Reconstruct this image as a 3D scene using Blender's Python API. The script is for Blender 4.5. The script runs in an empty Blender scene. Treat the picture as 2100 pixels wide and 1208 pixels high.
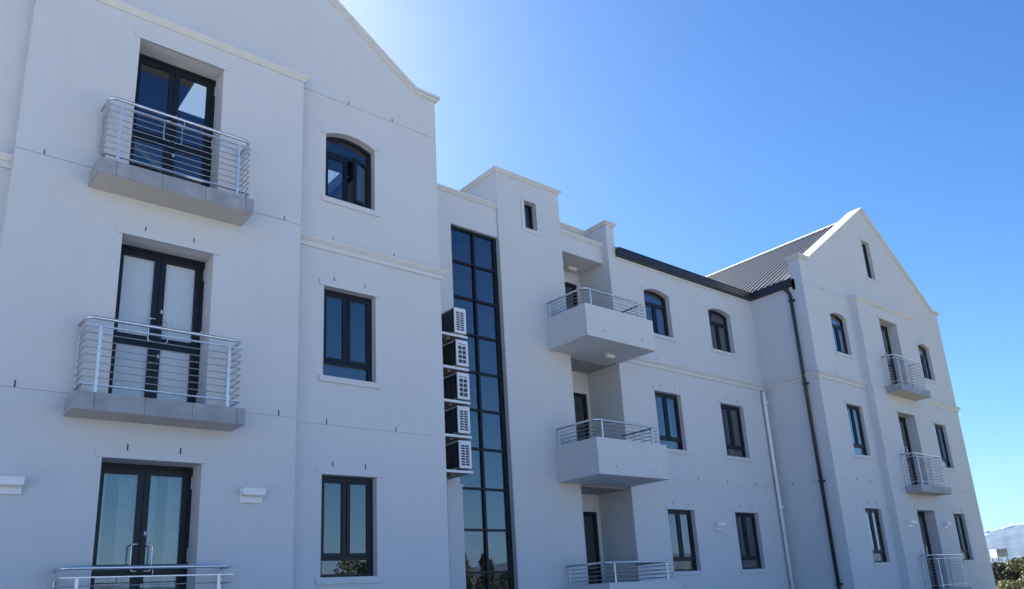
import bpy, math, random
from mathutils import Vector, Matrix
from mathutils.geometry import tessellate_polygon
random.seed(7)
S = bpy.context.scene
COL = S.collection

# ------------------------------------------------------------------ camera
YAW, PITCH, ROLL = 0.71088, 0.28538, -0.057554
cam_data = bpy.data.cameras.new('camera')
cam_data.sensor_fit = 'HORIZONTAL'; cam_data.sensor_width = 36.0
cam_data.lens = 1617.64 / 2100 * 36.0
cam_data.shift_y = 155.2 / 2100
cam_data.clip_start = 0.1; cam_data.clip_end = 40000
cam = bpy.data.objects.new('camera', cam_data); COL.objects.link(cam)
fw = Vector((math.sin(YAW)*math.cos(PITCH), math.cos(YAW)*math.cos(PITCH), math.sin(PITCH)))
rt = Vector((math.cos(YAW), -math.sin(YAW), 0)); up = rt.cross(fw)
r2 = rt*math.cos(ROLL) + up*math.sin(ROLL); u2 = -rt*math.sin(ROLL) + up*math.cos(ROLL)
mw = Matrix.Identity(4)
for i in range(3):
    mw[i][0] = r2[i]; mw[i][1] = u2[i]; mw[i][2] = -fw[i]
cam.matrix_world = mw
S.camera = cam

# ------------------------------------------------------------------ sky and sun
SUN_AZ, SUN_EL = math.radians(14.0), math.radians(41.0)      # azimuth from +y towards +x
SKY_STRENGTH, SUN_STRENGTH, EXPOSURE = 0.056, 5.0, 1.58
HAZE = 5.5e-5
SKY_GAMMA, SKY_ROLL = 1.62, 0.08
W = bpy.data.worlds.new('World'); S.world = W; W.use_nodes = True
wt = W.node_tree; wt.nodes.clear()
sky = wt.nodes.new('ShaderNodeTexSky'); sky.sky_type = 'NISHITA'; sky.sun_disc = False
sky.sun_elevation = SUN_EL; sky.sun_rotation = SUN_AZ
sky.altitude = 500; sky.air_density = 0.8; sky.dust_density = 0.55; sky.ozone_density = 7.0
wb = wt.nodes.new('ShaderNodeBackground'); wb.inputs['Strength'].default_value = SKY_STRENGTH
wo = wt.nodes.new('ShaderNodeOutputWorld')
gm = wt.nodes.new('ShaderNodeGamma'); gm.inputs['Gamma'].default_value = SKY_GAMMA      # deeper, clearer air
wt.links.new(sky.outputs[0], gm.inputs['Color']); 
# roll off the very bright horizon and solar aureole: c / (1 + k c)
m1 = wt.nodes.new('ShaderNodeVectorMath'); m1.operation = 'SCALE'; m1.inputs['Scale'].default_value = SKY_ROLL
m2 = wt.nodes.new('ShaderNodeVectorMath'); m2.operation = 'ADD'; m2.inputs[1].default_value = (1, 1, 1)
m3 = wt.nodes.new('ShaderNodeVectorMath'); m3.operation = 'DIVIDE'
wt.links.new(gm.outputs[0], m1.inputs[0]); wt.links.new(m1.outputs[0], m2.inputs[0])
wt.links.new(gm.outputs[0], m3.inputs[0]); wt.links.new(m2.outputs[0], m3.inputs[1]); wt.links.new(m3.outputs[0], wb.inputs['Color']); wt.links.new(wb.outputs[0], wo.inputs['Surface'])
sd = bpy.data.lights.new('sun', 'SUN'); sd.energy = SUN_STRENGTH; sd.angle = math.radians(0.53)
sd.color = (1.0, 0.97, 0.92)
sun = bpy.data.objects.new('sun', sd); COL.objects.link(sun)
sdir = Vector((math.sin(SUN_AZ)*math.cos(SUN_EL), math.cos(SUN_AZ)*math.cos(SUN_EL), math.sin(SUN_EL)))
sun.rotation_euler = sdir.to_track_quat('Z', 'Y').to_euler()
S.view_settings.view_transform = 'Standard'; S.view_settings.look = 'None'
S.view_settings.exposure = EXPOSURE; S.view_settings.gamma = 1.0
S.view_settings.use_curve_mapping = False
S.render.engine = 'CYCLES'
S.cycles.use_denoising = True
S.cycles.max_bounces = 10; S.cycles.diffuse_bounces = 2; S.cycles.glossy_bounces = 5
S.cycles.transparent_max_bounces = 16; S.cycles.transmission_bounces = 6
S.cycles.caustics_reflective = False; S.cycles.caustics_refractive = False
S.cycles.sample_clamp_indirect = 6

# ------------------------------------------------------------------ materials
def mat(name, base, rough=0.8, metal=0.0, var=0.0, scale=3.0, bump=0.0, bscale=120.0, spec=0.5, var2=None):
    m = bpy.data.materials.new(name); m.use_nodes = True
    nt = m.node_tree; N = nt.nodes; L = nt.links
    b = N['Principled BSDF']
    b.inputs['Base Color'].default_value = (*base, 1); b.inputs['Roughness'].default_value = rough
    b.inputs['Metallic'].default_value = metal; b.inputs['Specular IOR Level'].default_value = spec
    geo = N.new('ShaderNodeNewGeometry')
    if var > 0:
        n1 = N.new('ShaderNodeTexNoise'); n1.inputs['Scale'].default_value = scale; n1.inputs['Detail'].default_value = 5
        L.new(geo.outputs['Position'], n1.inputs['Vector'])
        rp = N.new('ShaderNodeMapRange'); rp.inputs['From Min'].default_value = .3; rp.inputs['From Max'].default_value = .7
        rp.inputs['To Min'].default_value = 0; rp.inputs['To Max'].default_value = 1
        L.new(n1.outputs['Fac'], rp.inputs['Value'])
        mx = N.new('ShaderNodeMix'); mx.data_type = 'RGBA'
        a = [c*(1-var) for c in base]; c2 = var2 or [min(1, c*(1+var)) for c in base]
        mx.inputs['A'].default_value = (*a, 1); mx.inputs['B'].default_value = (*c2, 1)
        L.new(rp.outputs[0], mx.inputs['Factor']); L.new(mx.outputs['Result'], b.inputs['Base Color'])
    if bump > 0:
        n2 = N.new('ShaderNodeTexNoise'); n2.inputs['Scale'].default_value = bscale; n2.inputs['Detail'].default_value = 3
        L.new(geo.outputs['Position'], n2.inputs['Vector'])
        bp = N.new('ShaderNodeBump'); bp.inputs['Strength'].default_value = bump; bp.inputs['Distance'].default_value = .01
        L.new(n2.outputs['Fac'], bp.inputs['Height']); L.new(bp.outputs[0], b.inputs['Normal'])
    return m

def plaster_mat(name, base):
    """painted plaster: broad trowel mottling, faint dribble streaks, fine grain"""
    m = mat(name, base, .85, bump=.25, bscale=90, spec=.3)
    nt = m.node_tree; N = nt.nodes; L = nt.links; b = N['Principled BSDF']
    geo = N.new('ShaderNodeNewGeometry')
    n1 = N.new('ShaderNodeTexNoise'); n1.inputs['Scale'].default_value = .9; n1.inputs['Detail'].default_value = 6
    n1.inputs['Roughness'].default_value = .65
    L.new(geo.outputs['Position'], n1.inputs['Vector'])
    mp = N.new('ShaderNodeMapping'); mp.inputs['Scale'].default_value = (5, 5, .35)
    L.new(geo.outputs['Position'], mp.inputs['Vector'])
    n2 = N.new('ShaderNodeTexNoise'); n2.inputs['Scale'].default_value = 1.0; n2.inputs['Detail'].default_value = 4
    L.new(mp.outputs[0], n2.inputs['Vector'])
    ad = N.new('ShaderNodeMath'); ad.operation = 'ADD'
    ml = N.new('ShaderNodeMath'); ml.operation = 'MULTIPLY'; ml.inputs[1].default_value = .6
    L.new(n2.outputs['Fac'], ml.inputs[0]); L.new(n1.outputs['Fac'], ad.inputs[0]); L.new(ml.outputs[0], ad.inputs[1])
    n3 = N.new('ShaderNodeTexNoise'); n3.inputs['Scale'].default_value = 2.2; n3.inputs['Detail'].default_value = 2
    L.new(geo.outputs['Position'], n3.inputs['Vector'])
    b3 = N.new('ShaderNodeBump'); b3.inputs['Strength'].default_value = .35; b3.inputs['Distance'].default_value = .03
    L.new(n3.outputs['Fac'], b3.inputs['Height'])
    old = b.inputs['Normal'].links[0].from_node; L.new(b3.outputs[0], old.inputs['Normal'])
    cr = N.new('ShaderNodeMapRange'); cr.inputs['From Min'].default_value = .55; cr.inputs['From Max'].default_value = 1.05
    L.new(ad.outputs[0], cr.inputs['Value'])
    mx = N.new('ShaderNodeMix'); mx.data_type = 'RGBA'
    mx.inputs['A'].default_value = (*[c*.965 for c in base], 1); mx.inputs['B'].default_value = (*[min(1, c*1.02) for c in base], 1)
    L.new(cr.outputs[0], mx.inputs['Factor']); L.new(mx.outputs['Result'], b.inputs['Base Color'])
    return m

PLASTER = plaster_mat('painted_plaster', (.69, .70, .705))
SOFFIT = plaster_mat('bare_screed', (.56, .525, .47))
TRIM = plaster_mat('cream_trim', (.73, .725, .70))
INNER = mat('inner_plaster', (.55, .53, .5), .9, var=.05, scale=2)
FRAME = mat('dark_aluminium', (.009, .014, .022), .4, var=.15, scale=8, spec=.35)
STEEL = mat('galvanised_steel', (.80, .81, .82), .36, metal=.6, var=.12, scale=25, bump=.05, bscale=200)
BARM = mat('shaded_bar_steel', (.42, .44, .46), .4, metal=.85, var=.12, scale=25)  # darker copy of the steel; shade on the bar undersides put into its colour
RAILM = mat('brushed_steel', (.74, .75, .76), .24, metal=.9, var=.08, scale=30)
TILE = mat('grey_tile', (.34, .35, .37), .5, var=.16, scale=5, bump=.1, bscale=60)
WHITE = mat('white_enamel', (.90, .90, .89), .4, var=.03, scale=6)
DARKMETAL = mat('charcoal_gutter', (.022, .027, .034), .4, var=.2, scale=6)
ROOFM = mat('charcoal_roof_sheet', (.024, .036, .052), .53, var=.08, scale=4, spec=1.0)
ROOFM.node_tree.nodes['Principled BSDF'].inputs['IOR'].default_value = 1.7
SLOT = mat('weep_slot_dark', (.02, .02, .02), .9, var=.2)
COIL = mat('condenser_fins', (.07, .085, .11), .5, metal=.3, var=.3, scale=30)
SHELF = mat('fibre_cement', (.30, .27, .23), .9, var=.35, scale=14, bump=.3, bscale=50)
CURT = mat('curtain_cloth', (.62, .62, .60), .95, var=.06, scale=5)
BLIND = mat('white_blind', (.78, .80, .82), .9, var=.03, scale=2)
LAMP = mat('lamp_plastic', (.85, .83, .76), .35, var=.03, scale=6)
RUBBER = mat('black_rubber', (.015, .015, .015), .8, var=.2)
BARK = mat('bark', (.12, .09, .065), .9, var=.3, scale=8, bump=.4, bscale=20)
TANKM = mat('weathered_tank_panel', (.42, .42, .40), .7, var=.35, scale=.9, bump=.1)
WIRE = mat('cable_aluminium', (.18, .19, .2), .5, metal=.4, var=.1)
PAVE = mat('paving', (.50, .48, .44), .9, var=.12, scale=.5, bump=.2, bscale=8)
GROUND = mat('dry_ground', (.20, .18, .10), .95, var=.35, scale=.02, bump=.3, bscale=2)
HILL = mat('hill_scrub', (.09, .10, .06), .95, var=.4, scale=.004)

def leafmat(name, a, b_):
    m = mat(name, a, .6, var=.01, scale=.8, spec=.3)
    N = m.node_tree.nodes; L = m.node_tree.links
    for n in N:
        if n.type == 'MIX':
            n.inputs['A'].default_value = (*a, 1); n.inputs['B'].default_value = (*b_, 1)
    return m
LEAF = leafmat('leaf_green', (.10, .11, .05), (.30, .29, .15))
LEAF2 = leafmat('leaf_dark', (.028, .038, .02), (.075, .09, .045))

def glass_mat(name, tint, boost):
    m = bpy.data.materials.new(name); m.use_nodes = True
    nt = m.node_tree; N = nt.nodes; L = nt.links; N.clear()
    out = N.new('ShaderNodeOutputMaterial'); mix = N.new('ShaderNodeMixShader')
    tr = N.new('ShaderNodeBsdfTransparent'); tr.inputs[0].default_value = (*tint, 1)
    gl = N.new('ShaderNodeBsdfGlossy'); gl.inputs['Roughness'].default_value = .0
    gl.inputs['Color'].default_value = (1, 1, 1, 1)
    mu = N.new('ShaderNodeMath'); mu.operation = 'MULTIPLY'; mu.inputs[1].default_value = boost; mu.use_clamp = True
    geo = N.new('ShaderNodeNewGeometry')
    no = N.new('ShaderNodeTexNoise'); no.inputs['Scale'].default_value = 1.2
    L.new(geo.outputs['Position'], no.inputs['Vector'])
    bp = N.new('ShaderNodeBump'); bp.inputs['Strength'].default_value = .03; bp.inputs['Distance'].default_value = .02
    L.new(no.outputs['Fac'], bp.inputs['Height']); L.new(bp.outputs[0], gl.inputs['Normal'])
    # Schlick reflectance, the same from both sides of the sheet
    dt = N.new('ShaderNodeVectorMath'); dt.operation = 'DOT_PRODUCT'
    L.new(geo.outputs['Incoming'], dt.inputs[0]); L.new(geo.outputs['Normal'], dt.inputs[1])
    def mth(op, a, b=None):
        n = N.new('ShaderNodeMath'); n.operation = op
        for i, q in enumerate((a, b)):
            if q is None: continue
            if isinstance(q, (int, float)): n.inputs[i].default_value = q
            else: L.new(q, n.inputs[i])
        return n.outputs[0]
    fr = mth('ADD', mth('MULTIPLY', mth('POWER', mth('SUBTRACT', 1.0, mth('ABSOLUTE', dt.outputs['Value'])), 5.0), .95), .045)
    L.new(fr, mu.inputs[0]); L.new(mu.outputs[0], mix.inputs[0])
    L.new(tr.outputs[0], mix.inputs[1]); L.new(gl.outputs[0], mix.inputs[2]); L.new(mix.outputs[0], out.inputs[0])
    return m
GLASS = glass_mat('window_glass', (.62, .68, .72), 2.8)
DOORGLASS = glass_mat('door_glass', (.72, .77, .80), 2.8)
CLEAR = glass_mat('clear_glass', (.97, .98, .98), 1.0)

# ------------------------------------------------------------------ mesh helpers
def unit(a):
    l = math.hypot(*a); return (a[0]/l, a[1]/l)

class MB:
    def __init__(s): s.v = []; s.f = []; s.smooth = []
    def add(s, vs, fs, sm=False):
        o = len(s.v); s.v += [tuple(p) for p in vs]
        for f in fs: s.f.append([o+i for i in f]); s.smooth.append(sm)
        return s
    def box(s, x0, x1, y0, y1, z0, z1, bev=0):
        if x0 > x1: x0, x1 = x1, x0
        if y0 > y1: y0, y1 = y1, y0
        if z0 > z1: z0, z1 = z1, z0
        v = [(x0,y0,z0),(x1,y0,z0),(x1,y1,z0),(x0,y1,z0),(x0,y0,z1),(x1,y0,z1),(x1,y1,z1),(x0,y1,z1)]
        return s.add(v, [(0,3,2,1),(4,5,6,7),(0,1,5,4),(1,2,6,5),(2,3,7,6),(3,0,4,7)])
    def tube(s, path, r, n=10, caps=True):
        P = [Vector(p) for p in path]; T = []
        for i in range(len(P)):
            a = (P[i]-P[i-1]).normalized() if i else (P[1]-P[0]).normalized()
            b = (P[i+1]-P[i]).normalized() if i < len(P)-1 else a
            T.append((a+b).normalized())
        ref = Vector((0, 0, 1)) if abs(T[0].z) < .9 else Vector((1, 0, 0))
        u = T[0].cross(ref).normalized(); vs = []
        for i, p in enumerate(P):
            u = (u - T[i]*u.dot(T[i])).normalized(); w = T[i].cross(u)
            for k in range(n):
                a = 2*math.pi*k/n
                vs.append(p + (u*math.cos(a)+w*math.sin(a))*r)
        fs = []
        for i in range(len(P)-1):
            for k in range(n):
                fs.append((i*n+k, i*n+(k+1) % n, (i+1)*n+(k+1) % n, (i+1)*n+k))
        s.add(vs, fs, True)
        if caps:
            s.add(vs[:n], [tuple(range(n))[::-1]]); s.add(vs[-n:], [tuple(range(n))])
        return s
    def plate(s, outer, holes, y0, y1):
        """polygon with holes in the xz plane, extruded from y0 (front) to y1 (back)"""
        loops = [outer]+holes
        tl = [[Vector((p[0], p[1], 0)) for p in l] for l in loops]
        tris = tessellate_polygon(tl)
        pts = [p for l in loops for p in l]; n = len(pts)
        vs = [(p[0], y0, p[1]) for p in pts]+[(p[0], y1, p[1]) for p in pts]
        fs = []
        for t in tris:
            a, b, c = (pts[i] for i in t)
            ar = (b[0]-a[0])*(c[1]-a[1])-(c[0]-a[0])*(b[1]-a[1])
            if abs(ar) < 1e-12: continue
            t = tuple(t) if ar > 0 else tuple(t)[::-1]
            fs.append(t); fs.append(tuple(i+n for i in t[::-1]))
        o = 0
        for li, l in enumerate(loops):
            m = len(l); A = sum(l[i][0]*l[(i+1) % m][1]-l[(i+1) % m][0]*l[i][1] for i in range(m))
            flip = (A > 0) != (li == 0)
            for i in range(m):
                a, b = o+i, o+(i+1) % m
                q = (a, a+n, b+n, b)
                fs.append(q if flip is False else q[::-1])
            o += m
        # outward orientation of the side walls
        return s.add(vs, fs)
    def strip(s, path, t0, t1, y0, y1):
        """band along a polyline in xz, between offsets t0 and t1 below it, extruded in y"""
        def off(t):
            r = []
            for i, p in enumerate(path):
                d = []
                if i: d.append(unit((p[0]-path[i-1][0], p[1]-path[i-1][1])))
                if i < len(path)-1: d.append(unit((path[i+1][0]-p[0], path[i+1][1]-p[1])))
                ns = [(q[1], -q[0]) for q in d]
                nx = sum(q[0] for q in ns); nz = sum(q[1] for q in ns); l = math.hypot(nx, nz); nx /= l; nz /= l
                c = nx*ns[0][0]+nz*ns[0][1]
                r.append((p[0]+nx*t/c, p[1]+nz*t/c))
            return r
        a, b = off(t0), off(t1)
        for i in range(len(path)-1):
            q = [b[i], b[i+1], a[i+1], a[i]]
            vs = [(p[0], y0, p[1]) for p in q]+[(p[0], y1, p[1]) for p in q]
            fs = [(0,1,2,3),(7,6,5,4),(1,0,4,5),(3,2,6,7)]
            if i == 0: fs.append((0,3,7,4))
            if i == len(path)-2: fs.append((2,1,5,6))
            s.add(vs, fs)
        return s
    def sweep(s, path, prof):
        """profile [(out, z)] swept along a horizontal polyline; outward = right-hand side"""
        n = len(prof); vs = []
        for i, p in enumerate(path):
            d = []
            if i: d.append(unit((p[0]-path[i-1][0], p[1]-path[i-1][1])))
            if i < len(path)-1: d.append(unit((path[i+1][0]-p[0], path[i+1][1]-p[1])))
            ns = [(q[1], -q[0]) for q in d]
            nx = sum(q[0] for q in ns); ny = sum(q[1] for q in ns); l = math.hypot(nx, ny); nx /= l; ny /= l
            c = nx*ns[0][0]+ny*ns[0][1]
            for o, z in prof: vs.append((p[0]+nx*o/c, p[1]+ny*o/c, z))
        fs = []
        for i in range(len(path)-1):
            for k in range(n):
                a, b = i*n+k, i*n+(k+1) % n
                fs.append((a, a+n, b+n, b))
        fs.append(tuple(range(n))); fs.append(tuple(range((len(path)-1)*n, len(path)*n))[::-1])
        return s.add(vs, fs)
    def mesh(s, name, m, bevel=0):
        me = bpy.data.meshes.new(name); me.from_pydata(s.v, [], s.f); me.validate()
        if len(me.polygons) == len(s.smooth): me.polygons.foreach_set('use_smooth', s.smooth)
        import bmesh
        bm = bmesh.new(); bm.from_mesh(me)
        bmesh.ops.remove_doubles(bm, verts=bm.verts, dist=1e-5)
        bmesh.ops.recalc_face_normals(bm, faces=bm.faces)
        if bevel:
            es = [e for e in bm.edges if len(e.link_faces) == 2 and e.calc_face_angle(0) > .6]
            bmesh.ops.bevel(bm, geom=es, offset=bevel, segments=2, profile=.5, affect='EDGES', clamp_overlap=True)
        bm.to_mesh(me); bm.free()
        if isinstance(m, (list, tuple)):
            for q in m: me.materials.append(q)
        else: me.materials.append(m)
        return me

def thing(name, label, cat, loc=(0, 0, 0), group=None):
    o = bpy.data.objects.new(name, None); COL.objects.link(o); o.location = loc
    o.empty_display_size = .3
    o['label'] = label; o['category'] = cat
    if group: o['group'] = group
    return o
def tag(o, label, cat, group=None):
    o['label'] = label; o['category'] = cat
    if group: o['group'] = group
    return o
def link(name, me, parent=None, loc=None, rot=None):
    """parts are built in world coordinates unless a loc is given"""
    o = bpy.data.objects.new(name, me); COL.objects.link(o)
    if parent is not None:
        o.parent = parent
        w = parent
        if loc is None:
            b = Vector((0, 0, 0)); q = parent
            while q is not None: b += q.location; q = q.parent
            o.location = -b
        else: o.location = loc
    elif loc is not None: o.location = loc
    if rot: o.rotation_euler = rot
    return o

def rect(x0, x1, z0, z1): return [(x0, z0), (x1, z0), (x1, z1), (x0, z1)]
def arch(x0, x1, z0, zs, rise, n=14):
    w = (x1-x0)/2; R = (w*w+rise*rise)/(2*rise); cx = (x0+x1)/2; cz = zs+rise-R; a = math.asin(w/R)
    top = [(cx+R*math.sin(a-2*a*i/n), cz+R*math.cos(a-2*a*i/n)) for i in range(n+1)]
    return [(x0, z0), (x1, z0)]+top

# ------------------------------------------------------------------ key levels
ZG = -1.6
YA, YB, YI, YH, YF, YD, YC, YE = 10.79, 11.0, 10.77, 11.0, 12.83, 12.95, 13.0, 13.06
L1, L2, L3D, SP3 = 2.03, 5.13, 8.31, 7.97
K1, K2, K3 = 0.5, 3.6, 6.76
XB0, XB1, XA0, XA1 = -1.9, 7.854, 1.06, 5.0
XH0, XH1, XI0, XI1 = 21.182, 30.941, 23.967, 27.93
XT0, XT1, XM0 = 10.986, 13.049, 14.648

# ------------------------------------------------------------------ ground
def disc(r, z, n=96):
    m = MB(); m.add([(r*math.cos(2*math.pi*i/n), r*math.sin(2*math.pi*i/n), z) for i in range(n)], [tuple(range(n))]); return m
g = link('ground', disc(9000, ZG).mesh('ground', GROUND)); g['kind'] = 'structure'
pv = MB(); pv.box(-34, 24, -45, 24, ZG+.002, ZG+.006)  # unseen pale sheet, extent shaped so its bounce favours the left facade
g = link('paving', pv.mesh('paving', PAVE)); g['kind'] = 'structure'

# ------------------------------------------------------------------ building
BASE = Vector((14.5, 14.0, ZG))
BLD = thing('apartment_building', 'pale grey plastered three-storey apartment block with two gables and a flat-topped tower', 'building', BASE)
def part(name, mb, m, parent=None, bevel=0):
    return link(name, mb.mesh(name, m, bevel), parent or BLD)
def local(name, me, x, y, z, parent=None):
    return link(name, me, parent or BLD, loc=Vector((x, y, z))-BASE)

def groove(x0, x1, z): return rect(x0, x1, z-.004, z+.004)
def wall(outer, holes, grooves, y, th, m=PLASTER, name='wall'):
    mb = MB(); mb.plate(outer, holes+grooves, y, y+th)
    for gr in grooves:
        (x0, z0), (x1, z1) = gr[0], gr[2]
        mb.box(x0, x1, y+.012, y+.05, z0, z1)
    return part(name, mb, m)

# openings
DW = 1.242; DX = 2.41
WX, WW = 5.528, .96
MX1, MW1, MX2, MW2 = 15.942, 1.08, 18.822, 1.105
JX, JW, KX, KW = 22.533, .963, 28.618, .90
OX = 25.354; OW = 1.25
RISE = .118
APL = (2.97, 12.66); APR = (26.06, 12.66)

# left gable (behind the bay)
def gable_poly(xl, xr, ap, zk=9.56, kn=.46, drop=.1):
    return [(xl, ZG), (xr, ZG), (xr, zk), (xr-kn, zk), (ap[0], ap[1]-drop*1.22), (xl+kn, zk), (xl, zk)]
def win_openings(x, w): return [rect(x, x+w, K1, L1), rect(x, x+w, K2, L2), arch(x, x+w, K3, SP3, RISE)]
wall(gable_poly(XB0, XB1, APL), [rect(XA0+.25, XA1-.25, ZG+.2, 8.4)]+win_openings(WX, WW),
     [groove(5.03, 7.6, 2.806), groove(5.03, XB1-.02, 8.723)], YB, .25)
doors_A = [rect(DX, DX+DW, -.37, L1), rect(DX, DX+DW, 2.73, L2), rect(DX, DX+DW, 5.918, L3D)]
gA = []
for z in (2.806, 5.988): gA += [groove(XA0+.01, DX-.12, z), groove(DX+DW+.12, XA1-.01, z)]
wall(rect(XA0, XA1, ZG, 8.70), doors_A, gA, YA, .445)
# right gable and its bay
wall(gable_poly(XH0, XH1, APR), [rect(XI0+.25, XI1-.25, ZG+.2, 8.4), rect(25.70, 26.265, 9.915, 11.32)]
     + win_openings(JX, JW)+win_openings(KX, KW),
     [groove(XH0+.03, XI0-.05, 2.806), groove(XH0+.03, XI0-.4, 8.755), groove(XI1+.3, XH1-.05, 2.806)], YH, .25)
doors_I = [rect(OX, OX+OW, -.37, L1), rect(OX, OX+OW, 2.73, L2), rect(OX, OX+OW, 5.918, L3D)]
gI = []
for z in (2.806, 5.85): gI += [groove(XI0+.25, OX-.12, z)]
wall(rect(XI0, XI1, ZG, 8.70), doors_I, gI, YI, .465)
# return wall of the right wing, with its back parapet
mb = MB(); mb.box(XH0, XH0+.25, YH+.25, YF, ZG, 8.94); part('wall', mb, PLASTER)
# stair bay wall above and beside the curtain glazing
CX0 = 9.62; CT = 8.27
mb = MB(); mb.plate([(XB1, ZG), (CX0, ZG), (CX0, CT), (XT0-.002, CT), (XT0-.002, 9.04), (XB1, 9.04)], [groove(XB1+.2, CX0-.02, 1.24)], YC, YC+.25)
mb.box(XB1+.2, CX0-.02, YC+.012, YC+.05, 1.236, 1.244)
part('wall', mb, PLASTER)
# tower
mb = MB(); mb.plate(rect(XT0, XT1, ZG, 10.05), [rect(11.84, 12.228, 8.755, 9.501)], YD, YD+.25); part('wall', mb, PLASTER)
mb = MB(); mb.box(XT0, XT0+.2, YD+.25, 16.6, ZG, 10.05); part('wall', mb, PLASTER)
mb = MB(); mb.box(XT1-.2, XT1, YD+.25, 16.6, ZG, 10.05); part('wall', mb, PLASTER)
mb = MB(); mb.box(XT0+.2, XT1-.2, 16.4, 16.6, ZG, 10.05); part('wall', mb, PLASTER)
# beam over the loggia, loggia walls
mb = MB(); mb.box(XT1, XM0, YE, YE+.22, 8.52, 9.03); part('beam', mb, PLASTER)
LY = 13.95
mb = MB(); mb.plate(rect(XT1, XM0, ZG, 8.66), [rect(13.25, 14.52, 5.90, 8.20), rect(13.25, 14.55, 2.73, 5.11), rect(13.25, 14.55, -.37, 2.05)], LY, LY+.2)
part('wall', mb, PLASTER)
mb = MB(); mb.box(XT1+.001, XM0-.001, YE+.221, LY-.001, 8.522, 8.66); part('loggia_ceiling', mb, PLASTER)
# parapet seen behind the loggia, pier that ends the middle wall
mb = MB(); mb.box(XT1, XM0+.2, 13.60, 13.80, 8.7, 9.60); part('parapet', mb, PLASTER)
PX1 = 14.945
# middle wall with pier
mw_ = [(XM0, ZG), (XH0, ZG), (XH0, 8.94), (PX1, 8.94), (PX1, 9.60), (XM0, 9.60)]
gM = [groove(14.75, 20.8, 2.806)]
wall(mw_, win_openings(MX1, MW1)+win_openings(MX2, MW2), gM, YF, .25)
mb = MB(); mb.box(XM0, XM0+.25, YF+.25, LY+.2, ZG, 9.0); part('wall', mb, PLASTER)
mb = MB(); mb.box(XM0, PX1, YF+.25, 13.8, 9.0, 9.60); part('parapet', mb, PLASTER)
# outer shell
YBK = {'l': 19.0, 'm': 17.2, 'r': 21.0}
mb = MB(); mb.box(XB1-.25, XB1, YB+.25, 19, ZG, 9.56); part('wall', mb, PLASTER)
mb = MB(); mb.box(XB0, XB0+.25, YB+.25, 19, ZG, 9.0); part('wall', mb, PLASTER)
mb = MB(); mb.plate([(XB0+.25, ZG), (XB1-.25, ZG), (XB1-.25, 8.9), (2.97, 12.2), (XB0+.25, 8.9)], [], 18.75, 19); part('wall', mb, PLASTER)
mb = MB(); mb.box(XB1, XM0+.25, 18.0, 18.2, ZG, 8.8); part('wall', mb, PLASTER)
mb = MB(); mb.box(XM0+.25, XH0+.25, 17.2, 17.4, ZG, 8.8); part('wall', mb, PLASTER)
mb = MB(); mb.box(XH1-.25, XH1, YH+.25, 21, ZG, 8.9); part('wall', mb, PLASTER)
mb = MB(); mb.box(XH0, XH0+.25, YF, 21, ZG, 8.9); part('wall', mb, PLASTER)
mb = MB(); mb.plate([(XH0+.25, ZG), (XH1-.25, ZG), (XH1-.25, 8.8), (26.06, 12.2), (XH0+.25, 8.8)], [], 20.75, 21); part('wall', mb, PLASTER)

# floors inside
for z0, z1 in ((-.65, -.4), (2.45, 2.7), (5.65, 5.89)):
    for x0, x1, y0, y1 in ((XB0+.3, XB1-.3, YB+.26, 18.7), (XM0+.3, XH0-.02, YF+.26, 17.15), (XH0+.3, XH1-.3, YH+.26, 20.7), (XB1+.02, XT0-.02, 15.4, 17.9), (XT0+.22, XT1-.22, YD+.3, 16.3)):
        mb = MB(); mb.box(x0, x1, y0, y1, z0, z1); part('floor_slab', mb, INNER)
    if z0 > 0:
        mb = MB(); mb.box(XT1+.002, XM0-.002, YD+.01, 16, z0-.03+.06, z1); part('floor_slab', mb, TILE)  # dark colour put here to cut bounce and deepen the loggia shade
mb = MB(); mb.box(XB1+.02, XT0-.02, 15.2, 15.38, ZG, 8.8); part('inner_wall', mb, INNER)
mb = MB(); mb.box(7.0, 7.12, YB+.3, 18.7, 2.7, 5.6); part('inner_wall', mb, INNER)
mb = MB(); mb.box(4.9, 5.02, YB+.3, 18.7, -.4, 5.6); part('inner_wall', mb, INNER)
for x in (17.8, 24.3, 27.9):
    mb = MB(); mb.box(x, x+.12, (YF if x < 20 else YH)+.3, 17.1, -.4, 8.6); part('inner_wall', mb, INNER)
# stair landings seen through the curtain glazing
for z in (4.40, 1.18):
    mb = MB(); mb.box(XB1+.3, XT0-.25, 13.75, 13.9, z-.32, z-.08); mb.box(XB1+.3, XT0-.25, 13.75, 15.2, z-.32, z-.2)
    st = part('stair_landing', mb, INNER)
    zr = z+.27
    mb = MB(); mb.tube([(XB1+.3, 13.72, zr), (11.08-.3, 13.72, zr), (10.87, 13.72, zr-.03), (10.9, 13.72, zr-.12), (10.9, 13.72, z-.1)], .022, 8)
    part('stair_rail', mb, WHITE, st)

# roofs ---------------------------------------------------------------
def roof_rib(mb, x0, z0, x1, z1, y, w=.036, h=.042):
    """one trapezoid rib running up the slope"""
    d = unit((x1-x0, z1-z0)); n = (-d[1], d[0])
    if n[1] < 0: n = (-n[0], -n[1])
    vs = []
    for (x, z) in ((x0, z0), (x1, z1)):
        vs += [(x, y-w*1.15, z), (x+n[0]*h, y-w*.8, z+n[1]*h), (x+n[0]*h, y+w*.8, z+n[1]*h), (x, y+w*1.15, z)]
    mb.add(vs, [(0, 1, 5, 4), (1, 2, 6, 5), (2, 3, 7, 6), (0, 3, 2, 1), (4, 5, 6, 7)])
EX, EZ, RX, RZ = XH0-.17, 8.93, 26.06, 12.40
SL = (RZ-EZ)/(RX-EX)
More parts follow.
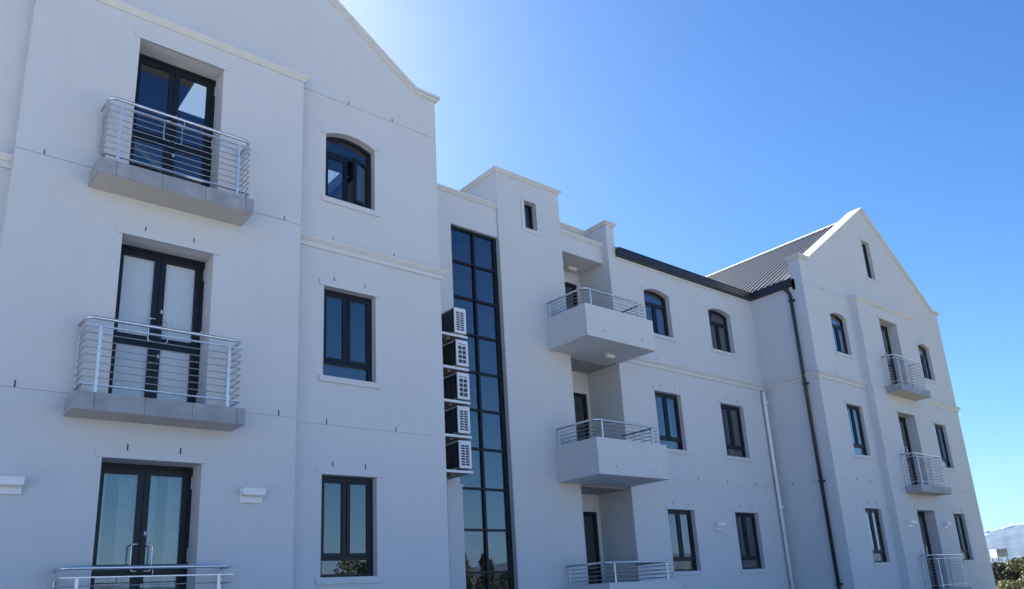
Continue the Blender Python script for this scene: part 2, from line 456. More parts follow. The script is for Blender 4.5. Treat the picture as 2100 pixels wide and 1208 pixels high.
# wing roof, left slope then right slope; sheets from the gable parapet back
def slope_slab(xa, za, xb, zb, y0, y1, holes=None, th=.06):
    mb = MB()
    d = unit((xb-xa, zb-za)); n = (d[1], -d[0])
    if n[1] > 0: n = (-n[0], -n[1])
    vs = [(xa, y0, za), (xb, y0, zb), (xb, y1, zb), (xa, y1, za)]
    vs += [(x+n[0]*th, y, z+n[1]*th) for x, y, z in vs]
    mb.add(vs, [(0,1,2,3),(7,6,5,4),(0,4,5,1),(1,5,6,2),(2,6,7,3),(3,7,4,0)])
    return mb
rf = part('roof', slope_slab(EX, EZ, RX, RZ, 11.41, 21.1), ROOFM)
y = 11.62; rib_me = None
while y < 21.0:
    if rib_me is None:
        mb = MB(); roof_rib(mb, 0, 0, RX-EX, RZ-EZ, 0); rib_me = mb.mesh('roof_rib', ROOFM)
    o = bpy.data.objects.new('roof_rib', rib_me); COL.objects.link(o); o.parent = rf
    o.location = (EX, y, EZ); y += .228
part('roof', slope_slab(RX, RZ, XH1+.1, 12.40-SL*(XH1+.1-RX), 11.41, 21.1), ROOFM)
mb = MB(); mb.strip([(RX-.16, RZ-.16*SL+.075), (RX, RZ+.075), (RX+.16, RZ-.16*SL+.075)], 0, .02, 11.41, 21.12); part('ridge_capping', mb, WHITE)
# middle roof
mb = MB(); mb.add([(PX1, 12.70, 8.93), (EX+.3, 12.70, 8.93), (XH0+3.2, 15.2, 10.43), (XH0+2.5, 15.2, 10.43), (PX1, 15.2, 10.43), (PX1, 17.5, 9.0), (XH0, 17.5, 9.0)],
                  [(0, 1, 3, 4), (4, 3, 6, 5)])
part('roof', mb, ROOFM)
# left gable roof; the right slope has two skylights
part('roof', slope_slab(XB0-.15, 8.9, 2.97, 12.40, 11.41, 19.1), ROOFM)
def bpray(u, v):
    return fw + r2*((u-1050)/1617.64) - u2*((v-759.2)/1617.64)
SLL = (12.40-8.9)/(2.97-(XB0-.15))
def on_right_slope(u, v):
    d = bpray(u, v); t = (12.40+SLL*2.97)/(d.z+SLL*d.x); return d*t
xa, za, xb, zb = 2.97, 12.40, XB1+.1, 12.40-SLL*(XB1+.1-2.97)
def uvs(p): return (p.y, (p.x-2.97)/(xb-xa))
h1 = [on_right_slope(*q) for q in ((402, 166), (446, 182), (441, 251), (364.5, 225))]
h2 = [on_right_slope(*q) for q in ((640, 333), (718.6, 358), (673.7, 397.8), (640, 385))]
mb = MB(); mb.plate([(11.41, 0), (19.1, 0), (19.1, 1), (11.41, 1)], [[uvs(p) for p in h1], [uvs(p) for p in h2]], 0, 1)
vs = []
for (a, b, c) in mb.v:      # (y, side, slope)
    x = xa+(xb-xa)*c; z = za+(zb-za)*c
    vs.append((x-b*.03, a, z-b*.05))
mb.v = vs
part('roof', mb, ROOFM)
# flat roofs of the stair bay and the tower
mb = MB(); mb.box(XB1, XT0, YC+.25, 18.2, 8.78, 8.9); part('roof', mb, ROOFM)
mb = MB(); mb.box(XT0+.2, XT1-.2, YD+.25, 16.4, 9.86, 9.95); part('roof', mb, ROOFM)
mb = MB(); mb.box(XT1, XM0+.2, LY, 18.2, 8.66, 8.72); part('roof', mb, ROOFM)
# triangle of roof verge at the pier
mb = MB(); mb.add([(PX1+.01, 12.72, 8.93), (PX1+.01, 15.2, 10.36), (PX1+.01, 15.2, 8.9), (PX1+.14, 12.72, 8.93), (PX1+.14, 15.2, 10.36), (PX1+.14, 15.2, 8.9)],
                  [(0,1,2),(5,4,3),(0,3,4,1)]); part('roof_verge', mb, TRIM)

# gable copings ---------------------------------------------------------
def coping(xl, xr, ap, y):
    kz = 9.66; kn = .47
    path = [(xl-.08, kz), (xl+kn, kz), (ap[0], ap[1]), (xr-kn, kz), (xr+.08, kz)]
    mb = MB(); mb.strip(path, 0, .055, y-.085, y+.40)
    p2 = [(xl-.045, kz), (xl+kn, kz), (ap[0], ap[1]), (xr-kn, kz), (xr+.045, kz)]
    mb.strip(p2, .056, .10, y-.05, y+.36)
    p3 = [(xl-.02, kz), (xl+kn, kz), (ap[0], ap[1]), (xr-kn, kz), (xr+.02, kz)]
    mb.strip(p3, .101, .125, y-.02, y+.33)
    part('coping', mb, TRIM)
coping(XB0, XB1, APL, YB); coping(XH0, XH1, APR, YH)
# parapet thickness behind each gable wall above the roof
def gable_back(xl, xr, ap):
    mb = MB(); mb.plate([(xl, 8.6), (xr, 8.6), (xr, 9.56), (xr-.46, 9.56), (ap[0], ap[1]-.122), (xl+.46, 9.56), (xl, 9.56)],
                        [[(xl+1.0, 8.7), (xr-1.0, 8.7), (ap[0]+.2, 11.9), (ap[0]-.2, 11.9)]], YH+.25, YH+.36)
    part('parapet', mb, PLASTER)
gable_back(XB0, XB1, APL); gable_back(XH0, XH1, APR)

# cornices --------------------------------------------------------------
def belt(path, z=5.76):
    mb = MB()
    mb.sweep(path, [(-.02, z), (.032, z), (.032, z+.088), (-.02, z+.088)])
    mb.sweep(path, [(-.02, z+.09), (.045, z+.09), (.052, z+.105), (.085, z+.128), (.098, z+.145), (.10, z+.17), (.088, z+.185), (-.02, z+.20)])
    part('string_course', mb, TRIM)
belt([(XB0, YB), (XA0, YB)]); belt([(XA1, YB), (XB1, YB), (XB1, YC)])
belt([(XM0, YF), (XH0, YF), (XH0, YH), (XI0, YH)]); belt([(XI1, YH), (XH1, YH), (XH1, 13)])
def cap(path, z, name='cornice'):
    mb = MB()
    mb.sweep(path, [(-.05, z), (.025, z), (.03, z+.028), (-.05, z+.028)])
    mb.sweep(path, [(-.05, z+.03), (.035, z+.03), (.045, z+.045), (.07, z+.06), (.078, z+.075), (.078, z+.10), (-.05, z+.115)])
    part(name, mb, TRIM)
cap([(XA0, YB), (XA0, YA), (XA1, YA), (XA1, YB)], 8.655)
cap([(XI0, YH), (XI0, YI), (XI1, YI), (XI1, YH)], 8.69)
mb = MB(); mb.box(XA0+.02, XA1-.02, YA+.02, YB, 8.70, 8.765); part('cornice', mb, TRIM)
mb = MB(); mb.box(XI0+.02, XI1-.02, YI+.02, YH, 8.70, 8.80); part('cornice', mb, TRIM)
cap([(XB1, YC), (XT0, YC)], 9.02)
cap([(XT1, YE), (XM0, YE)], 8.99)
cap([(XT0, 16.6), (XT0, YD), (XT1, YD), (XT1, 16.6)], 10.02)
mb = MB(); mb.box(XT0+.03, XT1-.03, YD+.03, YD+.27, 10.05, 10.13); mb.box(XT0+.03, XT0+.22, YD+.27, 16.6, 10.05, 10.13); part('cornice', mb, TRIM)
cap([(XT1, 13.60), (XM0, 13.60), (XM0, YF), (PX1, YF), (PX1, 13.8)], 9.57)
mb = MB(); mb.box(XM0+.03, PX1-.03, YF+.03, 13.78, 9.60, 9.68); mb.box(XT1, XM0+.03, 13.63, 13.78, 9.60, 9.68); part('cornice', mb, TRIM)
mb = MB(); mb.box(XB1, XT0-.01, YC+.04, YC+.25, 9.04, 9.13); part('cornice', mb, TRIM)
mb = MB(); mb.box(XT1+.01, XM0-.01, YE+.04, YE+.22, 9.03, 9.10); part('cornice', mb, TRIM)
# eaves fascia and gutter
mb = MB(); mb.sweep([(PX1+.0, YF), (XH0, YF), (XH0, 11.38)], [(-.02, 8.63), (.03, 8.63), (.03, 8.70), (-.02, 8.70)]); part('fascia', mb, TRIM)
mb = MB(); mb.sweep([(PX1-.1+.08, YF), (XH0, YF), (XH0, 11.33)],
                    [(.02, 8.71), (.13, 8.71), (.15, 8.73), (.15, 8.80), (.158, 8.81), (.158, 8.90), (.17, 8.905), (.17, 8.93), (.12, 8.93), (.02, 8.92)])
GUT = part('gutter', mb, DARKMETAL)

# downpipes
mb = MB(); mb.tube([(XH0-.09, 11.52, 8.74), (XH0-.09, 11.52, 8.66), (XH0-.075, 11.44, 8.5), (XH0-.075, 11.42, 8.4), (XH0-.075, 11.41, ZG)], .05, 12)
mb.box(XH0-.14, XH0-.03, 11.46, 11.58, 8.62, 8.72)
dp = part('downpipe', mb, DARKMETAL)
for z in (8.25, 5.65, 2.79, -.03):
    mb = MB(); mb.box(XH0-.135, XH0, 11.34, 11.48, z-.02, z+.02); mb.box(XH0-.09, XH0-.05, 11.30, 11.34, z-.03, z+.03)
    part('pipe_bracket', mb, DARKMETAL, dp)
mb = MB(); mb.tube([(XH0-.1, YF-.02, 5.74), (XH0-.18, YF-.09, 5.66), (XH0-.19, YF-.09, 5.55), (XH0-.19, YF-.09, ZG)], .05, 14)
wp = part('downpipe', mb, WHITE); wp['label'] = 'white plastered drain pipe in the inside corner'
for z in (5.34, 2.2):
    mb = MB(); mb.tube([(XH0-.19, YF-.09, z-.07), (XH0-.19, YF-.09, z+.07)], .064, 14)
    mb.tube([(XH0-.19, YF-.13, z+.02), (XH0-.13, YF-.17, z+.03)], .035, 10)
    part('pipe_coupling', mb, WHITE, wp)

# weep slots ------------------------------------------------------------
slot_me = MB().box(-.008, .008, -.003, .02, 0, .085).mesh('weep_slot', SLOT)
slot_h = MB().box(-.007, .007, -.003, .02, 0, .07).mesh('weep_slot', SLOT)
slots = []
for z in (2.812, 5.994): slots += [(1.38, YA, z), (4.72, YA, z)]
for z in (2.14, 5.24, 8.42): slots += [(2.70, YA, z), (3.36, YA, z)]
slots = [q for q in slots if q[2] < 8.4]
slots += [(5.60, YB, 2.812), (6.86, YB, 2.812), (5.965, YB, 8.728), (6.87, YB, 8.728), (5.68, YB, 5.97), (6.867, YB, 5.97)]
for z in (2.15, 5.24): slots += [(5.71, YB, z), (6.285, YB, z)]
slots += [(16.16, YF, 5.97), (17.42, YF, 5.97), (17.37, YF, 2.812), (18.68, YF, 2.812), (20.02, YF, 2.812)]
for z in (2.15, 5.24): slots += [(16.2, YF, z), (16.8, YF, z), (19.09, YF, z), (19.68, YF, z)]
slots += [(22.38, YH, 8.76), (22.235, YH, 5.97-.13+.13), (23.175, YH, 5.97), (22.34, YH, 2.812), (23.2, YH, 2.812), (22.75, YH, 2.15), (23.29, YH, 2.15), (28.85, YH, 2.15), (29.3, YH, 2.15), (28.9, YH, 2.812)]
for x, y, z in slots: local('weep_slot', slot_me if z < 3 else slot_h, x, y, z)
for yy in (12.34, 11.70):
    o = local('weep_slot', slot_me, XH0, yy, 2.812); o.rotation_euler = (0, 0, math.radians(-90))

# windows ---------------------------------------------------------------
FD = .13; FT = .06
def ring(outer, inner, y0, y1): return MB().plate(outer, [inner], y0, y1)
def inset(x0, x1, z0, z1, t): return rect(x0+t, x1-t, z0+t, z1-t)
CACHE = {}
def cached(key, fn):
    if key not in CACHE: CACHE[key] = fn()
    return CACHE[key]
def put(name, me, par, loc=(0, 0, 0), rot=None):
    o = bpy.data.objects.new(name, me); COL.objects.link(o); o.parent = par; o.location = loc
    if rot: o.rotation_euler = rot
    return o
def window(x, y, z, w, h, kind, fd=FD, open_right=0, curtains=None, lintel=True, blind=False):
    kw = (kind, round(w, 3), round(h, 3), fd)
    def mk():
        r = {}
        m = w/2; ol = rect(0, w, 0, h) if kind != 'arch' else arch(0, w, 0, h, RISE)
        s_ = .05
        if kind == 'casement': zt0, zt1 = .25, .30; top = h-s_
        elif kind == 'arch': zt0, zt1 = h-.30, h-.235; top = zt0
        else: zt0 = zt1 = 0; top = h-s_
        holes = []
        if kind == 'casement':
            holes = [rect(s_+.03, w-s_-.03, s_, zt0), rect(s_, m-.012, zt1, h-s_), rect(m+.012, w-s_, zt1, h-s_)]
            sz = (zt1, h-s_)
        elif kind == 'arch':
            holes = [arch(s_+.02, w-s_-.02, zt1, h-s_*.6, RISE*.86), rect(s_, m-.012, s_, zt0), rect(m+.012, w-s_, s_, zt0)]
            sz = (s_, zt0)
        else:
            holes = [rect(s_+.02, w-s_-.02, s_, h-s_)]; sz = None
        r['frame'] = MB().plate(ol, holes, fd, fd+FT).mesh('window', FRAME)
        if sz:
            sw = m-.012-s_
            r['sw'] = sw; r['sz'] = sz; r['m'] = m; r['s'] = s_
            r['sash'] = ring(rect(.003, sw-.003, .003, sz[1]-sz[0]-.003), inset(0, sw, 0, sz[1]-sz[0], .058), -.012, .045).mesh('sash', FRAME)
            r['spane'] = MB().box(.056, sw-.056, .012, .02, .056, sz[1]-sz[0]-.056).mesh('pane', GLASS)
        if kind == 'casement': r['pane'] = MB().box(s_+.028, w-s_-.028, fd+.03, fd+.038, s_-.002, zt0+.002).mesh('pane', GLASS)
        elif kind == 'arch': r['pane'] = MB().plate(arch(s_+.018, w-s_-.018, zt1-.002, h-s_*.6+.002, RISE*.86), [], fd+.03, fd+.038).mesh('pane', GLASS)
        else: r['pane'] = MB().box(s_+.018, w-s_-.018, fd+.03, fd+.038, s_-.002, h-s_+.002).mesh('pane', GLASS)
        e = .08
        if kind == 'arch':
            o = arch(-e, w+e, h, h, RISE, 16)[2:]   # right to left along the arch
            up_ = arch(-e, w+e, h+.1, h+.1, RISE+.01, 16)[2:]
            inner = arch(0, w, h, h, RISE, 16)[2:]
            poly = [(w+e, h)]+[(w, h)]+inner[1:-1]+[(0, h), (-e, h)]+up_[::-1]
            r['lintel'] = MB().plate(poly, [], -.018, .01).mesh('lintel', PLASTER)
        else: r['lintel'] = MB().box(-e, w+e, -.02, .01, h+.0, h+.105).mesh('lintel', PLASTER)
        r['sill'] = MB().plate(rect(-e, w+e, -.10, -.003), [], -.03, .12).mesh('sill', PLASTER)
        return r
    r = cached(kw, mk)
    o = local('window', r['frame'], x, y, z)
    put('pane', r['pane'], o)
    if 'sash' in r:
        for k, xx in enumerate((r['s'], r['m']+.012)):
            if k == 1 and open_right:
                hx = xx+r['sw']
                piv = Matrix.Rotation(math.radians(open_right), 4, 'Z')
                for nm, me in (('sash', r['sash']), ('pane', r['spane'])):
                    off = piv @ Vector((-r['sw'], 0, 0))
                    put(nm, me, o, (hx+off.x, fd-.01+off.y, r['sz'][0]), (0, 0, math.radians(open_right)))
            else:
                put('sash', r['sash'], o, (xx, fd, r['sz'][0])); put('pane', r['spane'], o, (xx, fd, r['sz'][0]))
    if lintel: put('lintel', r['lintel'], o); put('sill', r['sill'], o)
    if curtains:
        for (c0, c1) in curtains:
            me = cached(('cur', round(c0, 3), round(c1, 3), round(h, 2)), lambda: curtain_mesh(c0, c1, .06, h+(.1 if kind == 'arch' else -.02)))
            put('curtain', me, o, (0, fd+.24, 0))
    return o
def curtain_mesh(x0, x1, z0, z1, amp=.02, per=.075):
    n = max(8, int((x1-x0)/.012)); vs = []; fs = []
    for i in range(n+1):
        x = x0+(x1-x0)*i/n
        yb = amp*math.sin(2*math.pi*x/per)+amp*.5*math.sin(2*math.pi*x/per*2.3+1)
        vs += [(x, yb*1.15, z0), (x, yb, z1)]
    for i in range(n): fs.append((2*i, 2*i+2, 2*i+3, 2*i+1))
    m = MB(); m.add(vs, fs, True)
    me = bpy.data.meshes.new('curtain'); me.from_pydata(m.v, [], m.f); me.polygons.foreach_set('use_smooth', [True]*len(m.f)); me.materials.append(CURT)
    return me
H1, H2, HA = L1-K1, L2-K2, SP3-K3
window(WX, YB, K1, WW, H1, 'casement')
window(WX, YB, K2, WW, H2, 'casement')
w3 = window(WX, YB, K3, WW, HA, 'arch', open_right=24)
for X_, W_, c in ((MX1, MW1, 1), (MX2, MW2, 2)):
    window(X_, YF, K1, W_, H1, 'casement', fd=.12, curtains=[(.75, .98)] if c == 1 else [(.62, .98)])
    window(X_, YF, K2, W_, H2, 'casement', fd=.12, curtains=[(.82, .98)] if c == 1 else [(.7, .86)])
    window(X_, YF, K3, W_, HA, 'arch', fd=.14, curtains=[(.7, .8)] if c == 2 else None)
for X_, W_ in ((JX, JW), (KX, KW)):
    window(X_, YH, K1, W_, H1, 'casement', fd=.10, curtains=[(.5, .62)])
    window(X_, YH, K2, W_, H2, 'casement', fd=.10, curtains=[(.0, .12), (.5, .68)])
    window(X_, YH, K3, W_, HA, 'arch', fd=.11, curtains=[(.0, .14), (.5, .7)])
window(25.70, YH, 9.915, .565, 1.405, 'single', fd=.12)
# tower window with a raised surround on the left and below
window(11.84, YD, 8.755, .388, .746, 'single', fd=.13, lintel=False)
mb = MB(); mb.plate(rect(11.735, 12.33, 8.655, 9.60), [rect(11.84, 12.228, 8.755, 9.501)], YD-.018, YD+.01); part('window_surround', mb, PLASTER)

# french doors -----------------------------------------------------------
def handle_path(sx, x0, x1, y, z0, z1, st):
    return [(x0, y, z1), (x0, y-st*.6, z1), (x0+(x1-x0)*.25, y-st, z1), (x0+(x1-x0)*.75, y-st, z1), (x1, y-st, z1-.03),
            (x1, y-st, z0+.03), (x0+(x1-x0)*.75, y-st, z0), (x0+(x1-x0)*.25, y-st, z0), (x0, y-st*.6, z0), (x0, y, z0)]
def french_door(x, y, z, w, h, fd, blind=False, curtain=False, lintel=True):
    def mk():
        r = {}; m = w/2; f = .05
        r['frame'] = MB().plate(rect(0, w, 0, h), [rect(f, w-f, .03, h-f)], fd, fd+.07).mesh('french_door', FRAME)
        lw = m-f-.004; lh = h-f-.03-.006; zr0, zr1 = 0.945-.03, 1.10-.03
        r['lw'] = lw; r['f'] = f; r['m'] = m
        s_ = .075
        r['leaf'] = MB().plate(rect(0, lw, 0, lh), [rect(s_, lw-s_, .1, zr0), rect(s_, lw-s_, zr1, lh-.085)], 0, .045).mesh('leaf', FRAME)
        r['leaf2'] = r['leaf']
        gm_ = CLEAR if blind else (DOORGLASS if curtain else GLASS)
        r['p1'] = MB().box(s_-.002, lw-s_+.002, .018, .026, .098, zr0+.002).mesh('pane', gm_)
        r['p2'] = MB().box(s_-.002, lw-s_+.002, .018, .026, zr1-.002, lh-.083).mesh('pane', gm_)
        r['handle'] = [MB().tube(handle_path(1, -.012, -.10, 0, 1.01-.03, 1.35-.03, .07), .011, 8).mesh('handle', RAILM),
                       MB().tube(handle_path(1, .072, .16, 0, 1.01-.03, 1.35-.03, .07), .011, 8).mesh('handle', RAILM)]
        r['handleb'] = [MB().tube(handle_path(1, -.012, -.10, .045, 1.01-.03, 1.35-.03, -.07), .011, 8).mesh('handle', RAILM),
                        MB().tube(handle_path(1, .072, .16, .045, 1.01-.03, 1.35-.03, -.07), .011, 8).mesh('handle', RAILM)]
        lk = MB(); lk.tube([(0, -.006, 0), (0, .004, 0)], .014, 12); lk.box(-.014, .014, -.006, .004, -.025, 0); lk.tube([(0, -.006, -.025), (0, .004, -.025)], .014, 12)
        r['lock'] = lk.mesh('lock_plate', WHITE)
        r['hinge'] = MB().box(-.006, .006, -.015, .01, 0, .17).mesh('hinge', STEEL)
        r['lintel'] = MB().box(-.08, w+.08, -.02, .01, h, h+.105).mesh('lintel', PLASTER)
        if blind: r['blind'] = MB().box(f+.01, w-f-.01, fd+.058, fd+.066, .06, h-.06).mesh('blind', BLIND)
        return r
    r = cached(('door', round(w, 3), round(h, 3), fd, blind, curtain), mk)
    o = local('french_door', r['frame'], x, y, z); f = r['f']; m = r['m']
    for k, xx in enumerate((f, m+.002)):
        put('leaf', r['leaf'], o, (xx, fd+.01, .033)); put('pane', r['p1'], o, (xx, fd+.01, .033)); put('pane', r['p2'], o, (xx, fd+.01, .033))
    for k in (0, 1):
        put('handle', r['handle'][k], o, (m-.02, fd+.01, .033)); put('handle', r['handleb'][k], o, (m-.02, fd+.01, .033))
    put('lock_plate', r['lock'], o, (m+.055, fd+.01, 1.51)); put('lock_plate', r['lock'], o, (m+.055, fd+.01, .845))
    for hz in (2.1, 1.13, .2): put('hinge', r['hinge'], o, (w-.012, fd, hz))
    if lintel: put('lintel', r['lintel'], o)
    if blind: put('blind', r['blind'], o)
    if curtain:
        for c0, c1 in ((.08, .20), (.36, .60), (.70, .84), (.98, 1.16)):
            me = cached(('dcur', c0), lambda: curtain_mesh(c0, c1, .05, h-.04, .018, .06))
            put('curtain', me, o, (0, fd+.2, 0))
    return o
french_door(DX, YA, -.37, DW, 2.40, .34, curtain=True)
french_door(DX, YA, 2.73, DW, 2.40, .34, blind=True)
french_door(DX, YA, 5.918, DW, 2.392, .34)
for z, h in ((-.37, 2.40), (2.73, 2.40), (5.918, 2.392)): french_door(OX, YI, z, OW, h, .32)

# loggia doors
def glazed_door(x, y, z, w, h):
    def mk():
        r = {}
        r['frame'] = MB().plate(rect(0, w, 0, h), [rect(.06, w/2-.03, .1, .9), rect(.06, w/2-.03, 1.0, h-.09), rect(w/2+.03, w-.09, .1, .9), rect(w/2+.03, w-.09, 1.0, h-.09)], .03, .09).mesh('glazed_door', FRAME)
        r['p'] = [MB().box(a, b, .055, .062, c, d).mesh('pane', GLASS) for a, b, c, d in
                  ((.058, w/2-.028, .098, .902), (.058, w/2-.028, .998, h-.088), (w/2+.028, w-.088, .098, .902), (w/2+.028, w-.088, .998, h-.088))]
        return r
    r = cached(('g', w, round(h, 2)), mk)
    o = local('glazed_door', r['frame'], x, y, z)
    for p in r['p']: put('pane', p, o)
glazed_door(13.25, LY, 5.90, 1.27, 2.30); glazed_door(13.25, LY, 2.73, 1.30, 2.38); glazed_door(13.25, LY, -.37, 1.30, 2.42)
mb = MB(); mb.box(13.1, 14.6, 15.0, 15.1, -.4, 8.5); part('inner_wall', mb, INNER)

# curtain glazing ---------------------------------------------------------
CW = local('curtain_glazing', MB().plate(rect(0, XT0-CX0, 0, CT-ZG), [rect(.05, XT0-CX0-.10, .05, CT-ZG-.06)], 0, .09).mesh('curtain_glazing', FRAME), CX0, 13.075, ZG)
zt = [7.41-.85*k-ZG for k in range(0, 11)]
H_ = CT-ZG
put('mullion', MB().box(.655, .705, -.012, .085, .05, H_-.06).mesh('mullion', FRAME), CW)
tm1 = MB().box(.052, .653, -.006, .08, -.022, .022).mesh('transom', FRAME); tm2 = MB().box(.707, XT0-CX0-.102, -.006, .08, -.022, .022).mesh('transom', FRAME)
for z in zt:
    if z > .1: put('transom', tm1, CW, (0, 0, z)); put('transom', tm2, CW, (0, 0, z))
lv = [H_-.06]+[z for z in zt if z > .1]+[.05]
for i in range(len(lv)-1):
    hh = lv[i]-lv[i+1]
    for a, b in ((.05, .655), (.705, XT0-CX0-.10)):
        me = cached(('cp', a, round(hh, 3)), lambda: MB().box(a, b, .035, .043, 0, hh).mesh('pane', GLASS))
        put('pane', me, CW, (0, 0, lv[i+1]))

# tiled french balconies ---------------------------------------------------
def arc_corner(cx, cy, r, a0, a1, z, n=6):
    return [(cx+r*math.cos(math.radians(a0+(a1-a0)*i/n)), cy+r*math.sin(math.radians(a0+(a1-a0)*i/n)), z) for i in range(n+1)]
def flat_rail(mb, pts, hw, z0, z1):
    """flat bar following a U of three straight runs, mitred"""
    (xl, yw), (_, yf), (xr, _) = pts[0], pts[1], pts[2]
    o = [(xl-hw, yw), (xl-hw, yf-hw), (xr+hw, yf-hw), (xr+hw, yw), (xr-hw, yw), (xr-hw, yf+hw), (xl+hw, yf+hw), (xl+hw, yw)]
    n = 8; vs = [(p[0], p[1], z0) for p in o]+[(p[0], p[1], z1) for p in o]
    mb.add(vs, [(0,1,6,7),(1,2,5,6),(2,3,4,5),(8,15,14,9),(9,14,13,10),(10,13,12,11)]+[(i, (i+1) % n, (i+1) % n+n, i+n) for i in range(n)])
def french_balcony(x0, y, zb, zt_, yo=0.49):
    """x0 = left end of the slab, y = wall plane"""
    W_ = 2.10; yf = -yo
    o = bpy.data.objects.new('balcony', None); COL.objects.link(o); o.parent = BLD; o.location = Vector((x0, y, zt_))-BASE
    h = zt_-zb
    put('slab', cached(('fbs', h), lambda: MB().box(.014, W_-.014, yf+.014, .02, -h, -.012).mesh('slab', SOFFIT)), o)
    seams = [0, .225, .81, 1.395, 1.98, W_]
    for i in range(5):
        me = cached(('tl', i, h), lambda: MB().box(seams[i]+(.003 if i else 0), seams[i+1]-(.003 if i < 4 else 0), yf, yf+.0135, -h+.004, 0).mesh('tile', TILE, .0015))
        put('tile', me, o)
    for sx in (0, 1):
        a, b = (0, .0135) if sx == 0 else (W_-.0135, W_)
        put('tile', cached(('ts', sx, h), lambda: MB().box(a, b, yf+.016, -.002, -h+.004, 0).mesh('tile', TILE, .0015)), o)
    put('tile', cached(('tt', 0), lambda: MB().box(.0145, W_-.0145, yf+.0145, 0, -.0115, -.001).mesh('tile', TILE)), o)
    xl, xr, yr, yw = .075, 2.03, yf+.065, -.03
    HR, SR, B0 = .975, .87, .10
    def hr():
        p = [(xl, yw, HR)]+arc_corner(xl+.09, yr+.09, .09, 180, 270, HR)+arc_corner(xr-.09, yr+.09, .09, 270, 360, HR)+[(xr, yw, HR)]
        return MB().tube(p, .024, 14).mesh('handrail', RAILM)
    put('handrail', cached('hr', hr), o)
    def sr(z0, z1):
        m = MB(); flat_rail(m, [(xl, yw), (xl, yr), (xr, yw)], .022, z0, z1); return m.mesh('flat_rail', STEEL)
    put('flat_rail', cached('sr', lambda: sr(SR-.008, SR+.006)), o); put('flat_rail', cached('br', lambda: sr(B0, B0+.012)), o)
    def bar(): return MB().tube([(xl+.0, yw, 0), (xl+.0, yr+.006, 0), (xl+.006, yr, 0), (xr-.006, yr, 0), (xr, yr+.006, 0), (xr, yw, 0)], .0062, 8).mesh('rail_bar', BARM)
    for z in (.77, .675, .58, .485, .39, .295, .20): put('rail_bar', cached('bar', bar), o, (0, 0, z))
    post = cached('post', lambda: MB().box(-.018, .018, -.007, .007, -.002, SR-.009).mesh('post', STEEL, .001))
    for px in (.235, 1.86): put('post', post, o, (px, yr-.014, 0))
    for px in (xl, xr): put('post', cached('post2', lambda: MB().box(-.006, .006, -.045, .0, -.002, SR-.009).mesh('post', STEEL, .001)), o, (px, yw+.02, 0))
    stub = cached('stub', lambda: MB().tube([(0, 0, SR+.005), (0, 0, HR-.018)], .0055, 6).mesh('rail_stub', STEEL))
    for px, py in ((.235, yr), (1.06, yr), (1.86, yr), (xl, yw), (xr, yw)): put('rail_stub', stub, o, (px, py, 0))
    return o
french_balcony(1.932, YA, 5.688, 5.915); french_balcony(1.932, YA, 2.507, 2.733); french_balcony(1.932, YA, -.553, -.327)
french_balcony(24.86, YI, 5.678, 5.905); french_balcony(24.86, YI, 2.507, 2.733); french_balcony(24.86, YI, -.553, -.327)

# solid-fronted balconies -----------------------------------------------------
def solid_balcony(zb, zt_):
    o = bpy.data.objects.new('balcony', None); COL.objects.link(o); o.parent = BLD
    x0, x1, yf = 12.325, 14.679, 11.636; o.location = Vector((x0, yf, zb))-BASE
    w = x1-x0; h = zt_-zb; dl = YD-yf; dr = YF-yf; t = .13
    mb = MB(); mb.box(0, w, 0, t, 0, h); mb.box(0, t, t, dl, 0, h); mb.box(w-t, w, t, dr-.001, 0, h)
    mb.box(t, w-t, t, dl+.2, 0, .2)
    put('parapet', mb.mesh('parapet', PLASTER, .004), o)
    # outline grooves of the cast joint
    rl = [(.065, dl-.02), (w-.065, dr-.02)]
    yb = .065; hz = h+.41
    p = [(.065, dl-.03, hz)]+arc_corner(.065+.12, yb+.12, .12, 180, 270, hz)+arc_corner(w-.25-.1, yb+.1, .10, 270, 360, hz)+[(w-.25, dr-.1, hz)]
    put('handrail', cached('qhr', lambda: MB().tube([(a, b, c-hz) for a, b, c in p], .026, 14).mesh('handrail', RAILM)), o, (0, 0, hz))
    def bar(): return MB().tube([(.065, dl-.03, 0), (.065, yb+.03, 0), (.075, yb+.01, 0), (.095, yb, 0), (w-.21, yb, 0)], .0075, 8).mesh('rail_bar', BARM)
    def bar2(): return MB().tube([(w-.25, yb-.03, 0), (w-.25, dr-.1, 0)], .0075, 8).mesh('rail_bar', BARM)
    for dz in (.085, .17, .255, .34):
        put('rail_bar', cached('qb', bar), o, (0, 0, hz-dz)); put('rail_bar', cached('qb2', bar2), o, (0, 0, hz-dz))
    ps = cached('qp', lambda: MB().box(-.02, .02, -.007, .007, 0, .39).mesh('post', STEEL, .001))
    for px in (.26, w-.40): put('post', ps, o, (px, yb-.016, h))
    ps2 = cached('qp2', lambda: MB().box(-.008, .008, -.03, .03, 0, .39).mesh('post', STEEL, .001))
    for px, py in ((.065, dl-.08), (w-.25, dr-.16), (w-.25, .16)): put('post', ps2, o, (px, py, h))
    for px in (.56, 1.87):
        put('drain_spout', cached('sp', lambda: MB().tube([(0, .02, 0), (0, -.09, -.004)], .024, 12).mesh('drain_spout', WHITE)), o, (px, 0, .195))
    return o
solid_balcony(5.676, 6.456); solid_balcony(2.53, 3.343); solid_balcony(-.57, .27)

